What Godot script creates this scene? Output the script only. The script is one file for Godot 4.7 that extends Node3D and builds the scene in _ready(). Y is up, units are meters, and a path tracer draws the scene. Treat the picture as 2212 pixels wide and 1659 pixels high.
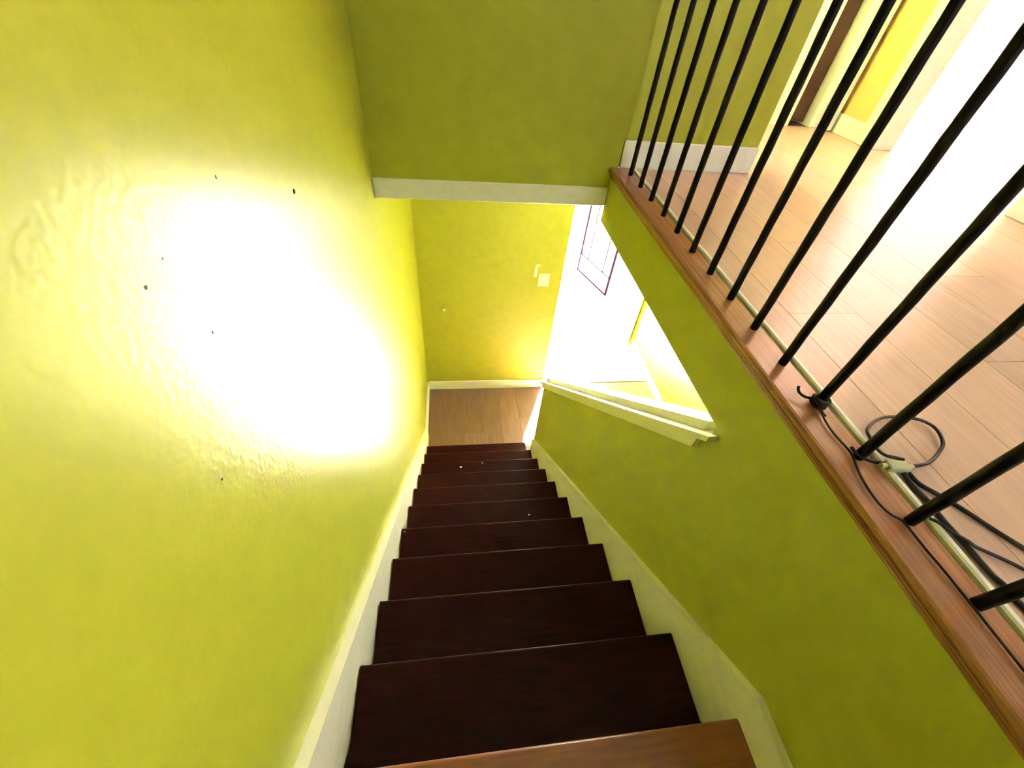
extends Node3D
# y up, metres. Upper hall floor at y = 0, stairs run down towards -z, stairwell spans x = -0.03 .. 0.92.

const TOP := -0.6204        # tread 1 (landing under the camera)
const RISE := 0.1981
const RUN := 0.224
const LOW := -2.7995        # lower floor
const CEIL := 2.4

var rng := RandomNumberGenerator.new()
var M := {}

# ---------------------------------------------------------------- materials
func noise_image(w: int, h: int, sx: float, sy: float, seed_: int, octaves := 4) -> Image:
	var n := FastNoiseLite.new()
	n.seed = seed_
	n.noise_type = FastNoiseLite.TYPE_SIMPLEX_SMOOTH
	n.fractal_octaves = octaves
	n.frequency = 1.0
	var img := Image.create(w, h, false, Image.FORMAT_RGB8)
	for y in h:
		for x in w:
			# blend two offsets so the tile wraps
			var u := float(x) / w
			var v := float(y) / h
			var a := n.get_noise_2d(u * sx, v * sy)
			var b := n.get_noise_2d((u - 1.0) * sx, v * sy)
			var c := n.get_noise_2d(u * sx, (v - 1.0) * sy)
			var d := n.get_noise_2d((u - 1.0) * sx, (v - 1.0) * sy)
			var g: float = lerpf(lerpf(a, b, u), lerpf(c, d, u), v) * 0.5 + 0.5
			img.set_pixel(x, y, Color(g, g, g))
	return img

func tinted(src: Image, lo: Color, hi: Color, gamma := 1.0) -> ImageTexture:
	var img := Image.create(src.get_width(), src.get_height(), false, Image.FORMAT_RGB8)
	for y in src.get_height():
		for x in src.get_width():
			var g: float = pow(clampf((src.get_pixel(x, y).r - 0.2) / 0.6, 0.0, 1.0), gamma)
			img.set_pixel(x, y, lo.lerp(hi, g))
	img.generate_mipmaps()
	return ImageTexture.create_from_image(img)

func tri(m: StandardMaterial3D, scale: float, offset := Vector3.ZERO) -> StandardMaterial3D:
	m.uv1_triplanar = true
	m.uv1_world_triplanar = true
	m.uv1_scale = Vector3.ONE * scale
	m.uv1_offset = offset
	return m

func plain(c: Color, rough: float, spec := 0.5) -> StandardMaterial3D:
	var m := StandardMaterial3D.new()
	m.albedo_color = c
	m.roughness = rough
	m.metallic_specular = spec
	return m

func bumped(img: Image, strength: float) -> ImageTexture:
	var n: Image = img.duplicate()
	n.bump_map_to_normal_map(strength)
	return ImageTexture.create_from_image(n)

func make_materials() -> void:
	var coarse := noise_image(256, 256, 7, 7, 11, 4)
	var fine := noise_image(256, 256, 40, 40, 5, 3)
	var grain := noise_image(512, 256, 3, 34, 21, 5)      # long in u
	var nfine := bumped(fine, 1.6)
	var wall_tex := tinted(coarse, Color(0.645, 0.662, 0.180), Color(0.690, 0.702, 0.215))
	var w := plain(Color.WHITE, 0.33, 0.5)
	w.albedo_texture = wall_tex
	w.normal_enabled = true
	w.normal_texture = nfine
	w.normal_scale = 0.15
	M.wall = tri(w, 1.6)
	var w2: StandardMaterial3D = w.duplicate()
	w2.roughness = 0.5
	w2.normal_enabled = false
	M.wall_matte = w2
	var y := plain(Color(0.87, 0.74, 0.47), 0.5, 0.4)
	M.wall_yellow = y
	M.wall_lilac = plain(Color(0.86, 0.78, 0.86), 0.6, 0.3)
	M.wall_white = plain(Color(0.90, 0.90, 0.88), 0.6, 0.3)
	M.outside = plain(Color(0.72, 0.70, 0.66), 0.9, 0.2)
	M.ceiling = plain(Color(0.90, 0.90, 0.87), 0.8, 0.2)
	var tr := plain(Color.WHITE, 0.38, 0.5)
	tr.albedo_texture = tinted(coarse, Color(0.91, 0.91, 0.885), Color(0.95, 0.95, 0.935))
	M.trim = tri(tr, 3.0)
	var gl := plain(Color(0.90, 0.90, 0.89), 0.3, 0.5)
	M.door = gl
	# dark stair treads, laminate planks, ledge
	var dark := plain(Color.WHITE, 0.38, 0.16)
	dark.albedo_texture = tinted(grain, Color(0.110, 0.030, 0.024), Color(0.185, 0.060, 0.046))
	M.tread = tri(dark, 2.0)
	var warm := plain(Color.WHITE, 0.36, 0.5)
	warm.albedo_texture = tinted(grain, Color(0.42, 0.24, 0.13), Color(0.56, 0.34, 0.19))  # tread wood again, with upper room light painted in as a warmer tone
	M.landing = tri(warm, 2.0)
	M.riser = plain(Color(0.16, 0.09, 0.07), 0.5)
	M.planks = []
	var tones := [[Color(0.72, 0.58, 0.51), Color(0.81, 0.67, 0.60)], [Color(0.75, 0.60, 0.53), Color(0.83, 0.70, 0.63)], [Color(0.70, 0.57, 0.51), Color(0.79, 0.67, 0.61)]]
	for k in tones.size():
		var p := plain(Color.WHITE, 0.30, 0.5)
		p.albedo_texture = tinted(grain, tones[k][0], tones[k][1])
		M.planks.append(p)
	var low_tones := [[Color(0.36, 0.265, 0.225), Color(0.48, 0.365, 0.315)], [Color(0.39, 0.285, 0.24), Color(0.51, 0.385, 0.33)]]
	M.low_planks = []
	for k in low_tones.size():
		var p2 := plain(Color.WHITE, 0.34, 0.5)
		p2.albedo_texture = tinted(grain, low_tones[k][0], low_tones[k][1])
		M.low_planks.append(p2)
	var le := plain(Color.WHITE, 0.25, 0.5)
	le.albedo_texture = tinted(grain, Color(0.50, 0.32, 0.22), Color(0.66, 0.46, 0.34))
	M.ledge = le
	M.tile = plain(Color(0.88, 0.89, 0.88), 0.22, 0.5)
	M.grout = plain(Color(0.60, 0.62, 0.62), 0.8, 0.2)
	M.subfloor = plain(Color(0.36, 0.26, 0.2), 0.8, 0.2)
	var ir := plain(Color(0.035, 0.018, 0.024), 0.45, 0.3)
	M.iron = ir
	M.cable = plain(Color(0.075, 0.055, 0.065), 0.45, 0.5)
	M.cable_brown = plain(Color(0.16, 0.09, 0.06), 0.5, 0.4)
	M.tie = plain(Color(0.10, 0.10, 0.07), 0.6, 0.4)
	M.joint = plain(Color(0.72, 0.71, 0.58), 0.45, 0.5)
	M.plastic = plain(Color(0.93, 0.93, 0.92), 0.3, 0.5)
	M.cap = plain(Color(0.74, 0.72, 0.42), 0.5, 0.4)
	M.nail = plain(Color(0.06, 0.045, 0.04), 0.5, 0.4)
	M.filler = plain(Color(0.60, 0.60, 0.47), 0.7, 0.3)
	M.crumb = plain(Color(0.88, 0.86, 0.80), 0.8, 0.2)
	M.brown_door = plain(Color(0.27, 0.13, 0.10), 0.4, 0.5)
	M.hinge = plain(Color(0.22, 0.15, 0.12), 0.4, 0.5)
	M.frame_red = plain(Color(0.045, 0.010, 0.022), 0.7, 0.06)
	M.frame_white = plain(Color(0.9, 0.88, 0.89), 0.4, 0.5)
	M.kick = plain(Color(0.80, 0.66, 0.80), 0.5, 0.4)
	var pane := plain(Color(0.95, 0.97, 0.97, 0.10), 0.03, 0.5)
	pane.transparency = BaseMaterial3D.TRANSPARENCY_ALPHA
	M.glass = pane
	M.concrete = plain(Color(0.74, 0.73, 0.70), 0.9, 0.2)
	M.bronze = plain(Color(0.30, 0.25, 0.20), 0.35, 0.5)

# ---------------------------------------------------------------- mesh helpers
func new_st() -> SurfaceTool:
	var st := SurfaceTool.new()
	st.begin(Mesh.PRIMITIVE_TRIANGLES)
	st.set_smooth_group(-1)
	return st

func face(st: SurfaceTool, pts: Array, out_dir: Vector3, uvs := []) -> void:
	# a convex polygon turned so that its front looks along out_dir
	var n: Vector3 = (pts[1] - pts[0]).cross(pts[2] - pts[0])
	var order := range(pts.size())
	if n.dot(out_dir) > 0.0:
		order.reverse()
	for i in range(1, order.size() - 1):
		for k in [order[0], order[i], order[i + 1]]:
			if uvs.size():
				st.set_uv(uvs[k])
			st.add_vertex(pts[k])

func bx(st: SurfaceTool, lo: Vector3, hi: Vector3, c := 0.0) -> void:
	# box with chamfered edges
	var m := (lo + hi) * 0.5
	var h := (hi - lo) * 0.5
	c = minf(c, minf(h.x, minf(h.y, h.z)) * 0.49)
	for ax in 3:
		for s in [-1.0, 1.0]:
			var u := (ax + 1) % 3
			var v := (ax + 2) % 3
			var d := Vector3.ZERO
			d[ax] = s
			var pts := []
			for q in [[-1, -1], [1, -1], [1, 1], [-1, 1]]:
				var p := m
				p[ax] += s * h[ax]
				p[u] += q[0] * (h[u] - c)
				p[v] += q[1] * (h[v] - c)
				pts.append(p)
			face(st, pts, d)
	if c <= 0.0:
		return
	for ax in 3:
		var u := (ax + 1) % 3
		var v := (ax + 2) % 3
		for su in [-1.0, 1.0]:
			for sv in [-1.0, 1.0]:
				var pts := []
				for q in [[-1, 0], [1, 0], [1, 1], [-1, 1]]:
					var p := m
					p[ax] += q[0] * (h[ax] - c)
					p[u] += su * (h[u] - (c if q[1] == 1 else 0.0))
					p[v] += sv * (h[v] - (0.0 if q[1] == 1 else c))
					pts.append(p)
				var d := Vector3.ZERO
				d[u] = su
				d[v] = sv
				face(st, pts, d)
	for sx in [-1.0, 1.0]:
		for sy in [-1.0, 1.0]:
			for sz in [-1.0, 1.0]:
				var k := m + Vector3(sx * h.x, sy * h.y, sz * h.z)
				face(st, [k - Vector3(0, sy, sz) * c, k - Vector3(sx, 0, sz) * c, k - Vector3(sx, sy, 0) * c], Vector3(sx, sy, sz))

func prism(st: SurfaceTool, zy: Array, x0: float, x1: float) -> void:
	# a polygon of (z, y) points pushed along x
	var poly := PackedVector2Array(zy)
	var idx := Geometry2D.triangulate_polygon(poly)
	for i in range(0, idx.size(), 3):
		var a := poly[idx[i]]
		var b := poly[idx[i + 1]]
		var c := poly[idx[i + 2]]
		for x in [[x0, -1.0], [x1, 1.0]]:
			face(st, [Vector3(x[0], a.y, a.x), Vector3(x[0], b.y, b.x), Vector3(x[0], c.y, c.x)], Vector3(x[1], 0, 0))
	var ccw := not Geometry2D.is_polygon_clockwise(poly)
	for i in poly.size():
		var a := poly[i]
		var b := poly[(i + 1) % poly.size()]
		var e := b - a
		var nrm := Vector2(e.y, -e.x) * (1.0 if ccw else -1.0)
		face(st, [Vector3(x0, a.y, a.x), Vector3(x1, a.y, a.x), Vector3(x1, b.y, b.x), Vector3(x0, b.y, b.x)], Vector3(0, nrm.y, nrm.x))

func extrude_z(st: SurfaceTool, xy: Array, z0: float, z1: float, mapped := false) -> void:
	var poly := PackedVector2Array(xy)
	var idx := Geometry2D.triangulate_polygon(poly)
	for i in range(0, idx.size(), 3):
		for z in [[z0, -1.0], [z1, 1.0]]:
			var t := []
			for k in 3:
				t.append(Vector3(poly[idx[i + k]].x, poly[idx[i + k]].y, z[0]))
			face(st, t, Vector3(0, 0, z[1]), [Vector2.ZERO, Vector2(0.1, 0), Vector2(0, 0.1)] if mapped else [])
	var ccw := not Geometry2D.is_polygon_clockwise(poly)
	var run := 0.0
	for i in poly.size():
		var a := poly[i]
		var b := poly[(i + 1) % poly.size()]
		var e := b - a
		var nrm := Vector2(e.y, -e.x) * (1.0 if ccw else -1.0)
		face(st, [Vector3(a.x, a.y, z0), Vector3(a.x, a.y, z1), Vector3(b.x, b.y, z1), Vector3(b.x, b.y, z0)], Vector3(nrm.x, nrm.y, 0),
			[Vector2(z0, run), Vector2(z1, run), Vector2(z1, run + e.length()), Vector2(z0, run + e.length())].map(func(q: Vector2) -> Vector2: return Vector2(q.x * 0.9, q.y * 4.0)) if mapped else [])
		run += e.length()

func tube(st: SurfaceTool, path: Array, r: float, sides := 8, wobble := 0.0) -> void:
	st.set_smooth_group(0)
	var rings := []
	var prev := Vector3.UP
	for i in path.size():
		var a: Vector3 = path[maxi(i - 1, 0)]
		var b: Vector3 = path[mini(i + 1, path.size() - 1)]
		var t := (b - a).normalized()
		var side := t.cross(prev)
		if side.length() < 0.05:
			side = t.cross(Vector3.RIGHT)
		side = side.normalized()
		var up := side.cross(t).normalized()
		prev = up
		var ring := []
		for k in sides:
			var an := TAU * k / sides
			var rr := r * (1.0 + wobble * sin(i * 2.1 + k * 1.7))
			ring.append(path[i] + (side * cos(an) + up * sin(an)) * rr)
		rings.append(ring)
	for i in rings.size() - 1:
		for k in sides:
			var k2 := (k + 1) % sides
			var ctr: Vector3 = (path[i] + path[i + 1]) * 0.5
			var q := [rings[i][k], rings[i][k2], rings[i + 1][k2], rings[i + 1][k]]
			face(st, q, (q[0] + q[2]) * 0.5 - ctr)
	st.set_smooth_group(-1)
	for e in [0, rings.size() - 1]:
		var d: Vector3 = (path[0] - path[1]) if e == 0 else (path[e] - path[e - 1])
		face(st, rings[e], d)

func curve(pts: Array, step := 0.006) -> Array:
	var c := Curve3D.new()
	for i in pts.size():
		var a: Vector3 = pts[maxi(i - 1, 0)]
		var b: Vector3 = pts[mini(i + 1, pts.size() - 1)]
		var t := (b - a) / 6.0
		c.add_point(pts[i], -t, t)
	var out := []
	var n := maxi(2, int(c.get_baked_length() / step))
	for i in n + 1:
		out.append(c.sample_baked(c.get_baked_length() * i / n, true))
	return out

func obj(called: String, st: SurfaceTool, m: Material, parent: Node = self) -> MeshInstance3D:
	st.generate_normals()
	var o := MeshInstance3D.new()
	o.name = called
	o.mesh = st.commit()
	o.material_override = m
	parent.add_child(o, true)
	return o

func box(called: String, lo: Vector3, hi: Vector3, m: Material, parent: Node = self, c := 0.0) -> MeshInstance3D:
	var st := new_st()
	bx(st, lo, hi, c)
	return obj(called, st, m, parent)

func struct(o: Node, label: String, category := "") -> Node:
	o.set_meta("kind", "structure")
	o.set_meta("label", label)
	o.set_meta("category", category if category else "structure")
	return o

func tag(o: Node, label: String, category: String, group := "") -> Node:
	o.set_meta("label", label)
	o.set_meta("category", category)
	if group:
		o.set_meta("group", group)
	return o

func holder(called: String) -> Node3D:
	var n := Node3D.new()
	n.name = called
	add_child(n, true)
	return n

func V(x: float, y: float, z: float) -> Vector3:
	return Vector3(x, y, z)

# ---------------------------------------------------------------- the scene
func _ready() -> void:
	rng.seed = 7
	var cam := Camera3D.new()
	cam.name = "camera"
	cam.position = Vector3(0.2758, 0.5630, -0.1667)
	cam.rotation_degrees = Vector3(-45.493, -10.832, 6.525)
	cam.fov = 85.016
	cam.near = 0.02
	cam.far = 200.0
	add_child(cam)
	cam.current = true

	var sky_mat := ProceduralSkyMaterial.new()      # bright overcast
	sky_mat.sky_top_color = Color(0.93, 0.96, 1.0)
	sky_mat.sky_horizon_color = Color(1.0, 0.985, 0.96)
	sky_mat.ground_horizon_color = Color(0.80, 0.78, 0.75)
	sky_mat.ground_bottom_color = Color(0.70, 0.68, 0.66)
	sky_mat.sun_angle_max = 1.0
	var env := Environment.new()
	env.background_mode = Environment.BG_SKY
	env.sky = Sky.new()
	env.sky.sky_material = sky_mat
	env.background_energy_multiplier = 4.0
	env.tonemap_mode = Environment.TONE_MAPPER_LINEAR
	env.tonemap_exposure = 5.2
	env.sdfgi_enabled = true
	env.ssao_enabled = true
	env.ssil_enabled = true
	var we := WorldEnvironment.new()
	we.name = "world_environment"
	we.environment = env
	add_child(we)

	var sun := DirectionalLight3D.new()
	sun.name = "sun"
	sun.light_energy = 80.0
	sun.light_color = Color(1.0, 0.97, 0.93)
	sun.light_angular_distance = 2.0
	sun.shadow_enabled = true
	add_child(sun)
	sun.look_at_from_position(Vector3.ZERO, Vector3(-0.37, -0.79, 0.93), Vector3.UP)

	make_materials()
	build_shell()
	build_stairs()
	build_wall_trim()
	build_ledge()
	build_railing()
	build_floors()
	build_front_door()
	build_upper_doors()
	build_cables()
	build_small_things()

func build_shell() -> void:
	# stairwell, left side, both storeys
	struct(box("wall_left", V(-0.15, -2.95, -3.488), V(-0.03, CEIL, 1.32), M.wall), "glossy lime green wall along the left of the stairwell", "wall")
	# lower far wall beside the landing, and its return into the foyer
	struct(box("wall_landing", V(-0.03, LOW, -3.488), V(1.228, -0.155, -3.368), M.wall_matte), "lime green wall facing up the stairs behind the bottom landing", "wall")
	struct(box("wall_foyer_left", V(1.108, LOW, -4.95), V(1.228, -0.22, -3.488), M.wall), "green side wall of the foyer hidden behind the landing wall", "wall")
	# upper wall across the stairwell and its step
	struct(box("wall_upper", V(-0.03, -0.078, -2.03), V(0.941, CEIL, -1.911), M.wall_matte), "olive green upper wall hanging over the far end of the stairs", "wall")
	struct(box("wall_hall", V(0.941, 0.0, -2.03), V(1.512, CEIL, -1.923), M.wall_matte), "green hall wall behind the far balusters", "wall")
	var nk := new_st()
	window_wall_x(nk, 1.392, 1.512, -2.87, -2.03, 0.0, CEIL, -2.70, -2.06, 0.25, 2.2)
	struct(obj("wall_nook", nk, M.wall_white), "pale side wall of the hall nook", "wall")
	struct(window_x("window_2", 1.42, -2.70, -2.06, 0.25, 2.2), "white framed window added out of view in the nook side wall to brighten the hall", "window")  # unseen window, added to bring sky light into the nook and hall
	# hall end wall at z -2.75 with its narrow doorway
	var st := new_st()
	bx(st, V(1.512, 0, -2.87), V(2.205, CEIL, -2.75))
	bx(st, V(2.205, 2.03, -2.87), V(2.345, CEIL, -2.75))
	bx(st, V(2.345, 0, -2.87), V(2.58, CEIL, -2.75))
	struct(obj("wall_hall_end", st, M.wall_white), "pale wall closing the far end of the upper hall", "wall")
	st = new_st()
	bx(st, V(2.155, 0, -3.45), V(2.205, 2.08, -2.87))
	bx(st, V(2.345, 0, -3.45), V(2.395, 2.08, -2.87))
	bx(st, V(2.205, 0, -3.5), V(2.345, 2.08, -3.45))
	bx(st, V(2.205, 2.03, -3.45), V(2.345, 2.08, -2.87))
	bx(st, V(2.205, -0.02, -3.45), V(2.345, -0.001, -2.75))
	struct(obj("wall_closet", st, M.brown_door), "dark interior of the narrow closet at the hall end", "wall")
	# hall right wall with the doorway z -2.38 .. -1.58
	st = new_st()
	bx(st, V(2.46, 0, -2.75), V(2.58, CEIL, -2.38))
	bx(st, V(2.46, 2.05, -2.38), V(2.58, CEIL, -1.58))
	struct(obj("wall_hall_right", st, M.wall_yellow), "yellow hall wall with the open doorway to the bright room", "wall")
	struct(box("wall_hall_near", V(2.46, 0, -1.58), V(2.58, CEIL, 1.2), M.wall_white), "white hall wall this side of the bright doorway", "wall")
	st = new_st()
	bx(st, V(-0.03, -0.9, 1.2), V(1.5, CEIL, 1.32))
	bx(st, V(1.5, -0.9, 1.2), V(2.2, 0.8, 1.32))
	bx(st, V(1.5, 1.95, 1.2), V(2.2, CEIL, 1.32))
	bx(st, V(2.2, -0.9, 1.2), V(5.72, CEIL, 1.32))
	struct(obj("wall_rear", st, M.wall), "green wall behind the viewer", "wall")
	struct(window_z("window_3", 1.30, 1.5, 2.2, 0.8, 1.95), "white framed window assumed behind the viewer, added to light the upper walls", "window")  # guessed window out of view, added to light the walls facing it
	# bright room beyond the doorway, windows in the far and side walls
	st = new_st()
	bx(st, V(5.6, 0, -5.42), V(5.72, CEIL, 1.2))
	struct(obj("wall_room_far", st, M.wall_lilac), "pale lilac far wall of the bright room past the doorway", "wall")
	st = new_st()
	bx(st, V(2.46, 0, -5.42), V(3.6, CEIL, -5.3))
	bx(st, V(3.6, 0, -5.42), V(4.7, 0.6, -5.3))
	bx(st, V(3.6, 2.15, -5.42), V(4.7, CEIL, -5.3))
	bx(st, V(4.7, 0, -5.42), V(5.6, CEIL, -5.3))
	struct(obj("wall_room_end", st, M.wall_white), "white end wall of the bright room", "wall")
	struct(box("wall_room_near", V(2.46, 0, -5.3), V(2.58, CEIL, -2.87), M.wall_white), "white wall of the bright room beside the doorway", "wall")
	# windows of that room (frame and panes)
	struct(window_z("window_1", -5.36, 3.6, 4.7, 0.6, 2.15), "white framed window in the end wall of the bright room", "window")
	# ceilings and slabs
	struct(box("ceiling", V(-0.15, CEIL, -5.42), V(5.72, CEIL + 0.12, 1.32), M.ceiling), "white ceiling of the upper storey", "ceiling")
	struct(box("ceiling_landing", V(-0.03, -0.155, -3.488), V(1.228, -0.02, -1.93), M.ceiling), "white soffit over the bottom landing", "ceiling")
	st = new_st()
	bx(st, V(1.04, -0.22, -2.87), V(5.72, -0.014, 1.2))
	bx(st, V(1.228, -0.22, -5.42), V(5.72, -0.014, -2.87))
	bx(st, V(1.04, -0.22, -3.368), V(1.228, -0.14, -1.93))
	struct(obj("ceiling_lower", st, M.ceiling), "white ceiling of the lower storey under the hall floor", "ceiling")
	# lower storey
	struct(box("wall_foyer_right", V(2.51, LOW, -5.1), V(2.63, -0.22, 1.02), M.wall), "lime yellow wall on the right of the foyer below", "wall")
	st = new_st()
	bx(st, V(1.108, LOW, -5.1), V(1.58, -0.22, -4.95))
	bx(st, V(1.58, -0.72, -5.1), V(2.45, -0.22, -4.95))
	bx(st, V(2.45, LOW, -5.1), V(2.51, -0.22, -4.95))
	struct(obj("wall_front", st, M.wall_white), "white front wall round the open entrance", "wall")
	struct(box("wall_lower_rear", V(0.92, LOW, 0.9), V(2.51, -0.22, 1.02), M.wall), "green rear wall of the lower hall", "wall")
	struct(box("wall_stair_rear", V(-0.03, -2.95, 1.2), V(1.04, -0.9, 1.32), M.wall), "green wall under the head of the stairs", "wall")
	struct(box("floor_slab", V(-0.15, -2.95, -5.1), V(2.63, LOW - 0.012, 1.2), M.subfloor), "slab under the lower floor", "floor")
	struct(box("ground", V(-14, -3.05, -30), V(20, -2.95, 14), M.concrete), "pale concrete ground outside the entrance", "ground")
	struct(box("porch", V(0.9, -2.95, -7.2), V(3.4, -2.86, -5.1), M.concrete, self, 0.01), "concrete porch step outside the entrance", "porch")

func window_wall_x(st: SurfaceTool, x0: float, x1: float, z0: float, z1: float, y0: float, y1: float, wz0: float, wz1: float, wy0: float, wy1: float) -> void:
	bx(st, V(x0, y0, z0), V(x1, y1, wz0))
	bx(st, V(x0, y0, wz0), V(x1, wy0, wz1))
	bx(st, V(x0, wy1, wz0), V(x1, y1, wz1))
	bx(st, V(x0, y0, wz1), V(x1, y1, z1))

func window_x(called: String, x: float, z0: float, z1: float, y0: float, y1: float) -> Node3D:
	var n := holder(called)
	var st := new_st()
	var f := 0.05
	bx(st, V(x, y0, z0), V(x + 0.05, y0 + f, z1), 0.004)
	bx(st, V(x, y1 - f, z0), V(x + 0.05, y1, z1), 0.004)
	for z in [z0, (z0 + z1 - f) * 0.5, z1 - f]:
		bx(st, V(x, y0 + f, z), V(x + 0.05, y1 - f, z + f), 0.004)
	obj("frame", st, M.frame_white, n)
	box("pane", V(x + 0.02, y0 + f, z0 + f), V(x + 0.026, y1 - f, (z0 + z1 - f) * 0.5), M.glass, n)
	box("pane", V(x + 0.02, y0 + f, (z0 + z1 + f) * 0.5), V(x + 0.026, y1 - f, z1 - f), M.glass, n)
	return n

func window_z(called: String, z: float, x0: float, x1: float, y0: float, y1: float) -> Node3D:
	var n := holder(called)
	var st := new_st()
	var f := 0.05
	bx(st, V(x0, y0, z - 0.05), V(x1, y0 + f, z), 0.004)
	bx(st, V(x0, y1 - f, z - 0.05), V(x1, y1, z), 0.004)
	for x in [x0, (x0 + x1 - f) * 0.5, x1 - f]:
		bx(st, V(x, y0 + f, z - 0.05), V(x + f, y1 - f, z), 0.004)
	obj("frame", st, M.frame_white, n)
	box("pane", V(x0 + f, y0 + f, z - 0.026), V((x0 + x1 - f) * 0.5, y1 - f, z - 0.02), M.glass, n)
	box("pane", V((x0 + x1 + f) * 0.5, y0 + f, z - 0.026), V(x1 - f, y1 - f, z - 0.02), M.glass, n)
	return n

func nose(i: int) -> Vector2:      # (z, y) of tread i's front top edge
	return Vector2(-RUN * i, TOP - RISE * (i - 1))

func build_stairs() -> void:
	var stair := holder("staircase")
	tag(stair, "dark brown wooden staircase with rounded nosings going down to the lower landing", "staircase")
	for i in range(1, 12):
		var p := nose(i)
		var back := p.x + RUN + 0.012
		if i == 1:
			back = 1.2
		var st := new_st()
		# rounded nosing profile in (z, y)
		var t := 0.034
		var r := 0.009
		var prof := [Vector2(back, p.y - t), Vector2(back, p.y)]
		for k in 6:
			var a := PI * 0.5 + PI * 0.5 * k / 5.0
			prof.append(Vector2(p.x + r + r * cos(a), p.y - r + r * sin(a)))
		for k in 6:
			var a := PI + PI * 0.5 * k / 5.0
			prof.append(Vector2(p.x + r + r * cos(a), p.y - t + r + r * sin(a)))
		prism(st, prof, 0.0 if i > 1 else -0.004, 0.9 if i > 1 else 0.902)
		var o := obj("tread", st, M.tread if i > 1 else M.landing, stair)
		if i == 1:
			o.set_meta("label", "top landing board of tread wood, upper room light painted in as a warm brown")
		# riser below this nosing
		var low: float = (p.y - RISE) if i < 11 else LOW
		box("riser", V(0.0, low, p.x + 0.026), V(0.9, p.y - t, p.x + 0.040), M.riser, stair)

func slope_y(z: float, above: float) -> float:
	return TOP + (z + RUN) * (RISE / RUN) + above

func build_wall_trim() -> void:
	# right stairwell wall: pony wall with a sloping cap and the joist band over it
	var cap := func(z: float) -> float: return -0.262 + 0.8925 * (z + 0.75)
	var st := new_st()
	prism(st, [Vector2(-2.27, LOW), Vector2(1.2, LOW), Vector2(1.2, -0.042), Vector2(-1.911, -0.042), Vector2(-1.911, -0.22),
		Vector2(-0.757, -0.22), Vector2(-0.757, cap.call(-0.757)), Vector2(-2.27, cap.call(-2.27))], 0.92, 1.04)
	struct(obj("wall_right", st, M.wall_matte), "lime green right wall of the stairwell with a sloping cut-out", "wall")
	# sloping cap: board, raised strip and apron
	var n := holder("trim_cap")
	struct(n, "white sloping cap with a raised strip along the cut-out in the right wall", "trim")
	var e := Vector2(-0.735, cap.call(-0.735))
	var f := Vector2(-2.30, cap.call(-2.30))
	st = new_st()
	prism(st, [f, e, e + Vector2(0, 0.020), f + Vector2(0, 0.020)], 0.893, 0.9195)
	prism(st, [f, Vector2(-0.759, cap.call(-0.759)), Vector2(-0.759, cap.call(-0.759)) + Vector2(0, 0.020), f + Vector2(0, 0.020)], 0.9195, 1.06)
	obj("board", st, M.trim, n)
	st = new_st()
	var a1 := Vector2(-0.80, cap.call(-0.80) + 0.020)
	var b1 := Vector2(-2.28, cap.call(-2.28) + 0.020)
	prism(st, [b1, a1, a1 + Vector2(0, 0.035), b1 + Vector2(0, 0.035)], 0.935, 1.03)
	obj("raised_strip", st, M.trim, n)
	st = new_st()
	var a2 := Vector2(-0.775, cap.call(-0.775))
	var b2 := Vector2(-2.27, cap.call(-2.27))
	prism(st, [b2 - Vector2(0, 0.042), a2 - Vector2(0, 0.042), a2 - Vector2(0, 0.001), b2 - Vector2(0, 0.001)], 0.904, 0.9195)
	obj("apron", st, M.trim, n)
	# header trim under the upper wall
	struct(box("trim_header", V(-0.03, -0.155, -1.93), V(0.92, -0.078, -1.906), M.trim, self, 0.003), "white trim board along the bottom of the upper wall", "trim")
	# skirting that follows the stairs
	st = new_st()
	prism(st, [Vector2(-2.72, slope_y(-2.72, 0.155)), Vector2(-2.72, LOW), Vector2(-2.44, LOW), Vector2(-0.15, slope_y(-0.15, -0.15)), Vector2(1.2, slope_y(-0.15, -0.15)), Vector2(1.2, -0.46), Vector2(-0.20, -0.46)], -0.03, -0.004)
	struct(obj("baseboard_left", st, M.trim), "wide white skirting following the steps down the left wall", "baseboard")
	st = new_st()
	prism(st, [Vector2(-2.262, slope_y(-2.262, 0.145)), Vector2(-2.262, LOW), Vector2(-0.15, slope_y(-0.15, -0.18)), Vector2(1.2, slope_y(-0.15, -0.18)), Vector2(1.2, -0.512), Vector2(-0.245, -0.512)], 0.902, 0.9198)
	struct(obj("baseboard_right", st, M.trim), "wide white skirting following the steps down the right wall", "baseboard")
	# landing skirting
	st = new_st()
	bx(st, V(-0.012, LOW, -3.368), V(1.228, LOW + 0.118, -3.353), 0.003)
	struct(obj("baseboard_landing", st, M.trim), "white skirting across the wall behind the bottom landing", "baseboard")
	struct(box("baseboard_landing_left", V(-0.03, LOW, -3.353), V(-0.011, LOW + 0.118, -2.722), M.trim, self, 0.003), "white skirting on the left of the bottom landing", "baseboard")
	struct(box("baseboard_foyer", V(2.495, LOW, -4.04), V(2.51, LOW + 0.11, 0.9), M.trim, self, 0.003), "white skirting along the right wall of the foyer", "baseboard")
	# hall skirting
	struct(box("baseboard_hall", V(0.946, 0.0, -1.923), V(1.516, 0.098, -1.910), M.trim, self, 0.003), "white skirting of the hall wall behind the far balusters", "baseboard")
	struct(box("baseboard_hall_right", V(2.446, 0.0, -2.70), V(2.46, 0.092, -2.475), M.trim, self, 0.003), "short white skirting under the strip of yellow wall", "baseboard")
	struct(box("baseboard_room", V(5.585, 0.0, -5.3), V(5.6, 0.10, 1.2), M.trim, self, 0.003), "white skirting of the lilac wall in the bright room", "baseboard")

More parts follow.
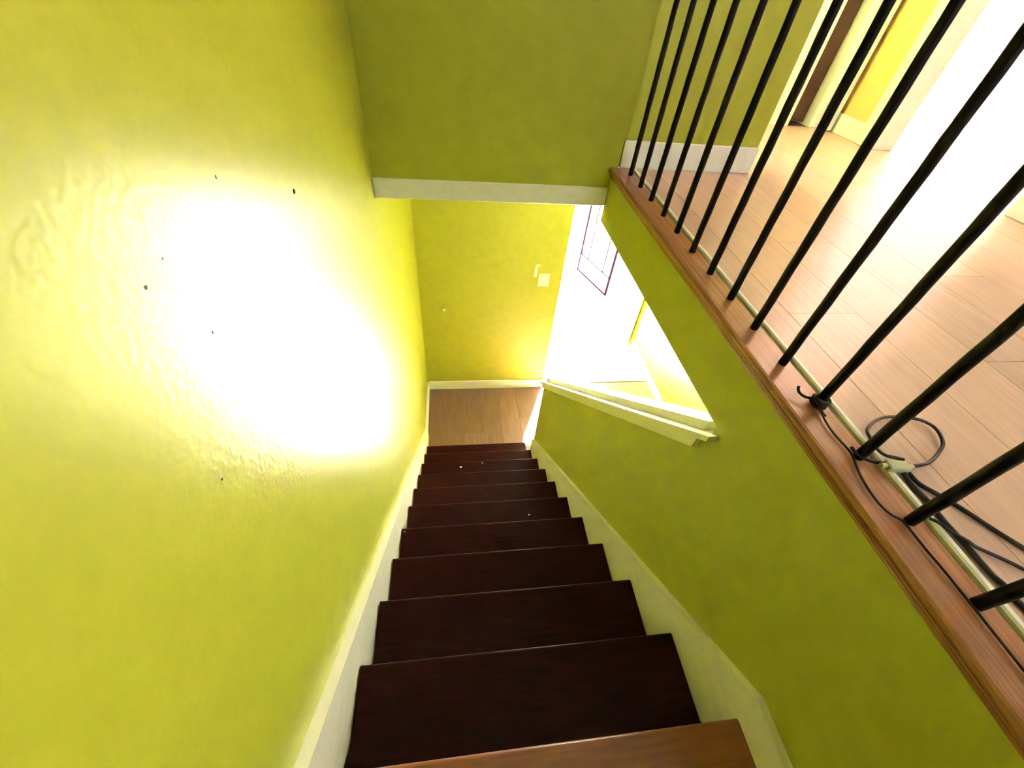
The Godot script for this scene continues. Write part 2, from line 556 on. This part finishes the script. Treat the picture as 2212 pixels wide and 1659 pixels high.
func build_ledge() -> void:
	# board under the balusters with a rounded edge and a cove towards the stairwell
	var prof := [Vector2(0.992, 0.0), Vector2(0.992, -0.040), Vector2(0.9185, -0.040), Vector2(0.9185, -0.034), Vector2(0.914, -0.028), Vector2(0.9115, -0.021)]
	for k in 7:
		var a := PI * 1.5 - PI * k / 6.0
		prof.append(Vector2(0.909 + 0.010 * cos(a) + 0.006, -0.010 + 0.010 * sin(a)))
	var st := new_st()
	extrude_z(st, prof, -1.911, 1.2, true)
	struct(obj("trim_ledge", st, M.ledge), "reddish brown wooden ledge that the black balusters stand on", "ledge")
	var s2 := new_st()
	var prev := -1.905
	extrude_z(s2, [Vector2(0.996, -0.012), Vector2(1.009, -0.012), Vector2(1.009, 0.004), Vector2(1.006, 0.007), Vector2(0.999, 0.007), Vector2(0.996, 0.004)], prev, 1.2)
	struct(obj("trim_strip", s2, M.trim), "thin cream edging strip between the ledge and the hall planks", "trim")

func build_railing() -> void:
	var rail := holder("stair_railing")
	tag(rail, "row of slim black iron balusters along the upper hall edge", "railing")
	var st := new_st()
	var path := []
	for k in 25:
		path.append(V(0, 0.94 * k / 24.0, 0))
	tube(st, path, 0.0088, 10, 0.05)
	st.generate_normals()
	var mesh := st.commit()
	for i in range(0, 24):
		var z := -1.8316 + 0.1197 * i
		var b := MeshInstance3D.new()
		b.name = "baluster"
		b.mesh = mesh
		b.material_override = M.iron
		b.position = V(0.9686, -0.002, z)
		b.rotation.y = i * 0.9
		rail.add_child(b, true)
	st = new_st()
	var prof := []
	for k in 16:
		var a := TAU * k / 16.0
		prof.append(Vector2(0.9686 + 0.030 * cos(a), 0.958 + 0.024 * sin(a)))
	extrude_z(st, prof, -1.911, 1.0, true)
	obj("handrail", st, M.ledge, rail)

func plank(parent: Node, x0: float, x1: float, z0: float, z1: float, y: float, m: Material, t := 0.011) -> void:
	var st := new_st()
	var c := 0.0006
	var off := Vector2(rng.randf(), rng.randf())
	var uv := func(p: Vector3) -> Vector2: return off + Vector2(p.z * 0.9, p.x * 1.6)
	var a := [V(x0 + c, y, z0 + c), V(x1 - c, y, z0 + c), V(x1 - c, y, z1 - c), V(x0 + c, y, z1 - c)]
	var b := [V(x0, y - c, z0), V(x1, y - c, z0), V(x1, y - c, z1), V(x0, y - c, z1)]
	var d := [V(x0, y - t, z0), V(x1, y - t, z0), V(x1, y - t, z1), V(x0, y - t, z1)]
	var mid := V((x0 + x1) * 0.5, y, (z0 + z1) * 0.5)
	face(st, a, Vector3.UP, a.map(uv))
	for k in 4:
		var k2 := (k + 1) % 4
		var o: Vector3 = (a[k] + a[k2]) * 0.5 - mid
		face(st, [a[k], a[k2], b[k2], b[k]], o + Vector3.UP * 0.01, [a[k], a[k2], b[k2], b[k]].map(uv))
		face(st, [b[k], b[k2], d[k2], d[k]], o, [b[k], b[k2], d[k2], d[k]].map(uv))
	obj("plank", st, m, parent)

func planked(parent: Node, x0: float, x1: float, z0: float, z1: float, y: float, w: float, length: float, first: float, mats: Array) -> void:
	var x := x0
	var col := 0
	var gap := 0.0003
	while x < x1 - 0.01:
		var xe := minf(x + (first if col == 0 else w), x1)
		var z := z0
		var ze := z0 + length * (0.35 + 0.618 * ((col * 3) % 5) / 4.0)
		while z < z1 - 0.01:
			ze = minf(ze, z1)
			plank(parent, x + gap, xe - gap, z + gap, ze - gap, y, mats[rng.randi() % mats.size()])
			z = ze
			ze += length
		x = xe
		col += 1

func build_floors() -> void:
	var n := holder("floor_hall")
	struct(n, "glossy pinkish brown laminate planks of the upper hall floor", "floor")
	planked(n, 1.010, 2.46, -1.909, 1.2, 0.0, 0.192, 1.2, 0.085, M.planks)
	planked(n, 1.514, 2.46, -2.749, -1.909, 0.0, 0.192, 1.2, 0.16, M.planks)
	planked(n, 2.46, 5.6, -5.3, 1.2, 0.0, 0.192, 1.2, 0.192, M.planks)
	var low := holder("floor_landing")
	struct(low, "brown laminate planks of the bottom landing and lower hall", "floor")
	planked(low, -0.011, 0.92, -3.355, -2.425, LOW, 0.19, 1.2, 0.17, M.low_planks)
	planked(low, 0.92, 1.228, -3.355, -2.26, LOW, 0.19, 1.2, 0.15, M.low_planks)
	planked(low, 1.228, 2.497, -3.405, -2.26, LOW, 0.19, 1.2, 0.19, M.low_planks)
	planked(low, 1.045, 2.497, -2.26, 0.9, LOW, 0.19, 1.2, 0.19, M.low_planks)
	var tl := holder("floor_foyer")
	struct(tl, "white ceramic tiles on the foyer floor inside the entrance", "floor")
	box("grout", V(1.228, LOW - 0.011, -4.95), V(2.51, LOW - 0.003, -3.41), M.grout, tl)
	var zs := [-4.95, -4.65, -4.34, -4.03, -3.735, -3.418]
	var xs := [1.228, 1.57, 1.885, 2.2, 2.5]
	for i in zs.size() - 1:
		for j in xs.size() - 1:
			box("tile", V(xs[j] + 0.002, LOW - 0.009, zs[i] + 0.002), V(xs[j + 1] - 0.002, LOW, zs[i + 1] - 0.002), M.tile, tl, 0.0015)
	struct(box("trim_threshold", V(1.228, LOW - 0.01, -3.418), V(2.497, LOW + 0.006, -3.406), M.bronze, self, 0.002), "thin brown metal strip where foyer tiles meet laminate", "trim")

func build_front_door() -> void:
	# casing round the open entrance
	var st := new_st()
	bx(st, V(1.50, LOW, -4.95), V(1.585, -0.65, -4.932), 0.003)
	bx(st, V(1.585, -0.725, -4.95), V(2.495, -0.65, -4.932), 0.003)
	bx(st, V(2.448, LOW, -4.95), V(2.495, -0.725, -4.932), 0.003)
	struct(obj("trim_entrance", st, M.trim), "white casing round the open entrance", "trim")
	struct(box("sill", V(1.58, -2.86, -5.1), V(2.45, LOW + 0.012, -4.955), M.frame_white, self, 0.004), "low white sill across the open entrance", "sill")
	# inner leaf, folded back against the right wall
	var d1 := holder("door_1")
	struct(d1, "white panelled front door folded back against the foyer wall", "door")
	box("leaf", V(2.432, LOW + 0.012, -4.915), V(2.474, -0.75, -4.09), M.door, d1, 0.003)
	for k in 2:
		for row in [[-2.60, -1.95], [-1.80, -0.95]]:
			var z := -4.81 + 0.39 * k
			st = new_st()
			bx(st, V(2.423, row[0], z), V(2.432, row[0] + 0.03, z + 0.28), 0.003)
			bx(st, V(2.423, row[1] - 0.03, z), V(2.432, row[1], z + 0.28), 0.003)
			bx(st, V(2.423, row[0] + 0.03, z), V(2.432, row[1] - 0.03, z + 0.03), 0.003)
			bx(st, V(2.423, row[0] + 0.03, z + 0.25), V(2.432, row[1] - 0.03, z + 0.28), 0.003)
			obj("panel", st, M.door, d1)
	st = new_st()
	tube(st, [V(2.432, -1.80, -4.14), V(2.40, -1.80, -4.14)], 0.012, 10)
	tube(st, [V(2.40, -1.80, -4.14), V(2.385, -1.80, -4.14), V(2.365, -1.80, -4.14)], 0.027, 14)
	obj("handle", st, M.bronze, d1)
	# storm door swung outwards, hinged on the right jamb
	var d2 := holder("door_2")
	struct(d2, "glazed storm door with thin reddish bars swung open outside the entrance", "door")
	d2.position = V(2.440, 0, -5.105)
	d2.rotation.y = atan2(0.941, -0.338)
	var t := 0.014
	var fr := func(called: String, s0: float, s1: float, y0: float, y1: float, m: Material, th: float) -> void:
		box(called, V(s0, y0, -th), V(s1, y1, th), m, d2, 0.002)
	fr.call("stile", 0.0, 0.030, -2.765, -0.76, M.frame_red, t)
	fr.call("stile", 0.735, 0.765, -2.765, -0.76, M.frame_red, t)
	fr.call("rail", 0.030, 0.735, -2.765, -2.735, M.frame_red, t)
	fr.call("rail", 0.030, 0.735, -0.80, -0.76, M.frame_red, t)
	fr.call("kick_panel", 0.030, 0.735, -2.735, -2.49, M.frame_white, t * 0.6)
	fr.call("kick_band", 0.08, 0.54, -2.655, -2.56, M.kick, t * 0.8)
	fr.call("rail", 0.030, 0.735, -2.49, -2.475, M.frame_red, t)
	fr.call("bar", 0.556, 0.570, -2.475, -0.80, M.frame_red, 0.008)
	fr.call("bar", 0.186, 0.200, -2.475, -0.80, M.frame_red, 0.008)
	fr.call("bar", 0.200, 0.556, -2.286, -2.275, M.frame_red, 0.008)
	fr.call("bar", 0.200, 0.556, -1.20, -1.19, M.frame_red, 0.008)
	fr.call("pane", 0.030, 0.735, -2.475, -0.80, M.glass, 0.002)
	st = new_st()
	tube(st, curve([V(0.70, -1.86, 0.01), V(0.70, -1.86, 0.05), V(0.66, -1.86, 0.055), V(0.60, -1.86, 0.05)]), 0.008, 8)
	obj("handle", st, M.bronze, d2)

func build_upper_doors() -> void:
	# narrow closet doorway at the hall end
	var st := new_st()
	bx(st, V(2.085, 0, -2.75), V(2.205, 2.10, -2.732), 0.003)
	bx(st, V(2.205, 2.03, -2.75), V(2.345, 2.10, -2.732), 0.003)
	bx(st, V(2.345, 0, -2.75), V(2.40, 2.10, -2.732), 0.003)
	struct(obj("trim_closet", st, M.trim), "white casing round the narrow closet doorway", "trim")
	var cd := holder("door_3")
	struct(cd, "dark brown door standing in the narrow doorway at the hall end", "door")
	box("leaf", V(2.212, 0.012, -2.84), V(2.338, 2.025, -2.80), M.brown_door, cd, 0.003)
	# white jamb leaf with hinges on its edge
	var jd := holder("door_4")
	struct(jd, "white door edge with dark hinge screws beside the brown door", "door")
	box("leaf", V(2.388, 0.008, -2.727), V(2.428, 2.03, -2.66), M.door, jd, 0.003)
	for y in [0.206, 0.284, 0.305, 0.352]:
		st = new_st()
		tube(st, [V(2.389, y, -2.70), V(2.386, y, -2.70), V(2.384, y, -2.70)], 0.006, 8)
		obj("screw", st, M.hinge, jd)
	# casing and jambs of the doorway to the bright room
	st = new_st()
	bx(st, V(2.442, 0, -2.472), V(2.46, 2.12, -2.375), 0.003)
	bx(st, V(2.442, 2.045, -2.375), V(2.46, 2.12, -1.585), 0.003)
	bx(st, V(2.442, 0, -1.585), V(2.46, 2.12, -1.49), 0.003)
	bx(st, V(2.46, 0, -2.38), V(2.58, 2.05, -2.362), 0.002)
	bx(st, V(2.46, 0, -1.598), V(2.58, 2.05, -1.58), 0.002)
	bx(st, V(2.46, 2.032, -2.362), V(2.58, 2.05, -1.598), 0.002)
	struct(obj("trim_doorway", st, M.trim), "white casing of the open doorway to the bright room", "trim")

func build_cables() -> void:
	var y := 0.0045
	# cable lying along the ledge, tied to a baluster at its start
	var a := holder("ledge_cable")
	tag(a, "thin black cable sagging along the brown ledge from a knotted baluster", "cable")
	var st := new_st()
	var pts := [V(0.957, 0.02, -0.638), V(0.956, 0.006, -0.598), V(0.953, y, -0.565), V(0.956, y, -0.534), V(0.955, y, -0.515), V(0.942, y, -0.481), V(0.936, y, -0.451), V(0.935, y, -0.425), V(0.941, y, -0.406), V(0.952, y, -0.395), V(0.953, y, -0.373), V(0.953, y, -0.349), V(0.955, y, -0.316), V(0.955, y, -0.294), V(0.955, y, -0.2), V(0.954, y, 0.05)]
	tube(st, curve(pts), 0.0019, 8)
	obj("sheath", st, M.cable_brown, a)
	st = new_st()
	var knot := []
	for k in 40:
		var an := TAU * 2.5 * k / 39.0
		knot.append(V(0.9686 + 0.0132 * cos(an), 0.004 + 0.018 * k / 39.0, -0.6347 + 0.0132 * sin(an)))
	tube(st, knot, 0.0035, 8)
	tube(st, curve([V(0.957, 0.014, -0.640), V(0.944, 0.012, -0.648), V(0.938, 0.014, -0.660), V(0.940, 0.02, -0.668)]), 0.0028, 6)
	tube(st, curve([V(0.960, 0.016, -0.626), V(0.957, 0.010, -0.612), V(0.962, 0.006, -0.602)]), 0.0028, 6)
	obj("tie", st, M.tie, a)
	# coiled cable behind the next baluster with a pale splitter
	var b := holder("looped_cable")
	tag(b, "black cable coiled in one open loop behind a baluster", "cable")
	st = new_st()
	var h := 0.008
	var loop := [V(0.957, 0.012, -0.528), V(0.959, 0.010, -0.516), V(0.970, h, -0.506), V(0.979, h, -0.500), V(0.990, 0.011, -0.493), V(1.0, 0.0115, -0.488), V(1.030, h, -0.487), V(1.049, h, -0.486), V(1.086, h, -0.492), V(1.130, h, -0.515), V(1.153, h, -0.534), V(1.165, h, -0.562), V(1.156, h, -0.580), V(1.137, h, -0.589), V(1.111, h, -0.593), V(1.079, h, -0.593), V(1.048, h, -0.583), V(1.021, h, -0.565), V(1.010, 0.011, -0.547), V(1.003, 0.012, -0.534), V(1.002, 0.013, -0.521), V(1.006, 0.014, -0.507), V(1.018, 0.016, -0.500), V(1.026, 0.020, -0.492)]
	tube(st, curve(loop), 0.0030, 8)
	obj("sheath", st, M.cable, b)
	var j := holder("cable_splitter")
	tag(j, "small cream cable splitter lying across the edging strip by the loop", "splitter")
	st = new_st()
	bx(st, V(-0.019, 0.0, -0.0095), V(0.019, 0.013, 0.0095), 0.002)
	obj("body", st, M.joint, j)
	for s in [-1.0, 1.0]:
		st = new_st()
		tube(st, [V(s * 0.019, 0.0065, 0), V(s * 0.024, 0.0065, 0), V(s * 0.028, 0.0065, 0)], 0.0045, 8)
		obj("socket", st, M.joint, j)
	j.position = V(1.009, 0.0075, -0.484)
	j.rotation.y = -0.12
	# two cables leaving over the planks
	var c := holder("edge_cable")
	tag(c, "black cable running beside the edging strip past the nearest balusters", "cable")
	st = new_st()
	pts = [V(1.017, 0.010, -0.474), V(1.019, 0.006, -0.462), V(1.020, y, -0.45), V(1.023, y, -0.426), V(1.022, y, -0.403), V(1.021, y, -0.387), V(1.022, y, -0.368), V(1.0225, 0.005, -0.353), V(1.023, y, -0.331), V(1.024, y, -0.307), V(1.028, y, -0.294), V(1.026, y, -0.277), V(1.029, y, -0.266), V(1.05, y, -0.1), V(1.12, y, 0.2)]
	tube(st, curve(pts), 0.0042, 8)
	obj("sheath", st, M.cable, c)
	var d := holder("floor_cable")
	tag(d, "black cable crossing the hall planks away from the splitter", "cable")
	st = new_st()
	pts = [V(1.026, 0.010, -0.474), V(1.034, 0.005, -0.455), V(1.048, y, -0.439), V(1.057, y, -0.427), V(1.067, y, -0.414), V(1.080, y, -0.394), V(1.093, y, -0.371), V(1.114, y, -0.340), V(1.17, y, -0.25), V(1.3, y, -0.02)]
	tube(st, curve(pts), 0.0036, 8)
	obj("sheath", st, M.cable, d)
	var e := holder("branch_cable")
	tag(e, "thin black cable branching from beside the strip towards the lower right planks", "cable")
	st = new_st()
	pts = [V(0.993, 0.011, -0.393), V(1.002, 0.012, -0.384), V(1.011, 0.011, -0.369), V(1.023, 0.012, -0.354), V(1.035, 0.006, -0.348), V(1.052, y, -0.337), V(1.067, y, -0.325), V(1.081, y, -0.312), V(1.14, y, -0.25), V(1.3, y, -0.1)]
	tube(st, curve(pts), 0.0026, 8)
	obj("sheath", st, M.cable, e)

func build_small_things() -> void:
	# light switch and round cap on the landing wall
	var s := holder("light_switch")
	tag(s, "white rocker light switch on the yellow green landing wall", "light switch")
	box("plate", V(1.016, -1.492, -3.368), V(1.114, -1.366, -3.361), M.plastic, s, 0.002)
	box("rocker", V(1.046, -1.462, -3.361), V(1.084, -1.396, -3.356), M.plastic, s, 0.002)
	var st := new_st()
	bx(st, V(0.975, -1.40, -3.368), V(1.0, -1.29, -3.3665), 0.0005)
	bx(st, V(0.985, -1.29, -3.368), V(1.02, -1.275, -3.3665), 0.0005)
	tag(obj("plaster_patch", st, M.crumb), "small pale plaster patch beside the light switch", "patch")
	st = new_st()
	var ring := []
	for k in 12:
		ring.append(Vector2(0.178 + 0.023 * cos(TAU * k / 12.0), -1.747 + 0.023 * sin(TAU * k / 12.0)))
	extrude_z(st, ring, -3.368, -3.360)
	var cap := obj("wall_cover", st, M.cap)  # round beige cover on the wall, purpose unknown
	tag(cap, "small round pale cover on the left of the landing wall", "cover")
	st = new_st()
	ring = []
	for k in 12:
		ring.append(Vector2(0.178 + 0.012 * cos(TAU * k / 12.0), -1.747 + 0.012 * sin(TAU * k / 12.0)))
	extrude_z(st, ring, -3.360, -3.352)
	obj("knob", st, M.plastic, cap)
	# nail and filler spots on the left wall
	wall_dot("wall_nail", V(-0.03, 0.208, -1.044), 0.0050, M.nail, "black nail head in the bright patch of the left wall", "nail")
	wall_dot("wall_nail", V(-0.03, 0.056, -0.495), 0.0018, M.nail, "tiny dark nail hole low on the left wall near the skirting", "nail")
	wall_dot("filler_spot", V(-0.03, 0.302, -0.564), 0.0024, M.filler, "grey filler spot on the left wall, lower of two left of the glare", "filler spot")
	wall_dot("filler_spot", V(-0.03, 0.309, -0.608), 0.0018, M.filler, "grey filler spot on the left wall, upper of two left of the glare", "filler spot")
	wall_dot("filler_spot", V(-0.03, 0.198, -0.622), 0.0022, M.filler, "grey filler spot on the left wall, lowest one within the glare", "filler spot")
	wall_dot("filler_spot", V(-0.03, 0.330, -0.780), 0.0026, M.filler, "grey filler spot on the left wall, highest one above the glare", "filler spot")
	# crumbs on the treads
	var cr := [[V(0.664, nose(6).y, -1.246), 0.006, "white plaster crumb at the right on a tread half way down"], [V(0.014, nose(5).y, -1.101), 0.005, "white plaster crumb at the left end of a tread"],
		[V(0.298, nose(9).y, -1.965), 0.010, "larger white plaster crumb on a lower tread"], [V(0.463, nose(9).y, -1.994), 0.006, "small white plaster crumb right of the larger one"]]
	for q in cr:
		st = new_st()
		var r: float = q[1]
		var pts := []
		for k in 7:
			var an := TAU * k / 7.0
			pts.append(V(r * (0.8 + 0.3 * rng.randf()) * cos(an), 0, r * 0.6 * (0.8 + 0.3 * rng.randf()) * sin(an)))
		var top := V(r * 0.2, r * 0.6, 0)
		for k in 7:
			face(st, [pts[k], pts[(k + 1) % 7], top], pts[k] + Vector3.UP * 0.01)
		pts.reverse()
		face(st, pts, Vector3.DOWN)
		var o := obj("plaster_crumb", st, M.crumb)
		o.position = q[0]
		tag(o, q[2], "crumb", "plaster crumbs on the treads")

func wall_dot(called: String, p: Vector3, r: float, m: Material, label: String, category: String) -> void:
	var st := new_st()
	var mid := []
	for k in 10:
		var an := TAU * k / 10.0
		mid.append(V(0, r * cos(an), r * sin(an)))
	for k in 10:
		var a: Vector3 = mid[k]
		var b: Vector3 = mid[(k + 1) % 10]
		face(st, [a, b, b * 0.7 + V(r * 0.4, 0, 0), a * 0.7 + V(r * 0.4, 0, 0)], V(0.5, a.y, a.z))
	face(st, mid.map(func(v: Vector3) -> Vector3: return v * 0.7 + V(r * 0.4, 0, 0)), Vector3.RIGHT)
	var o := obj(called, st, m)
	o.position = p
	tag(o, label, category)
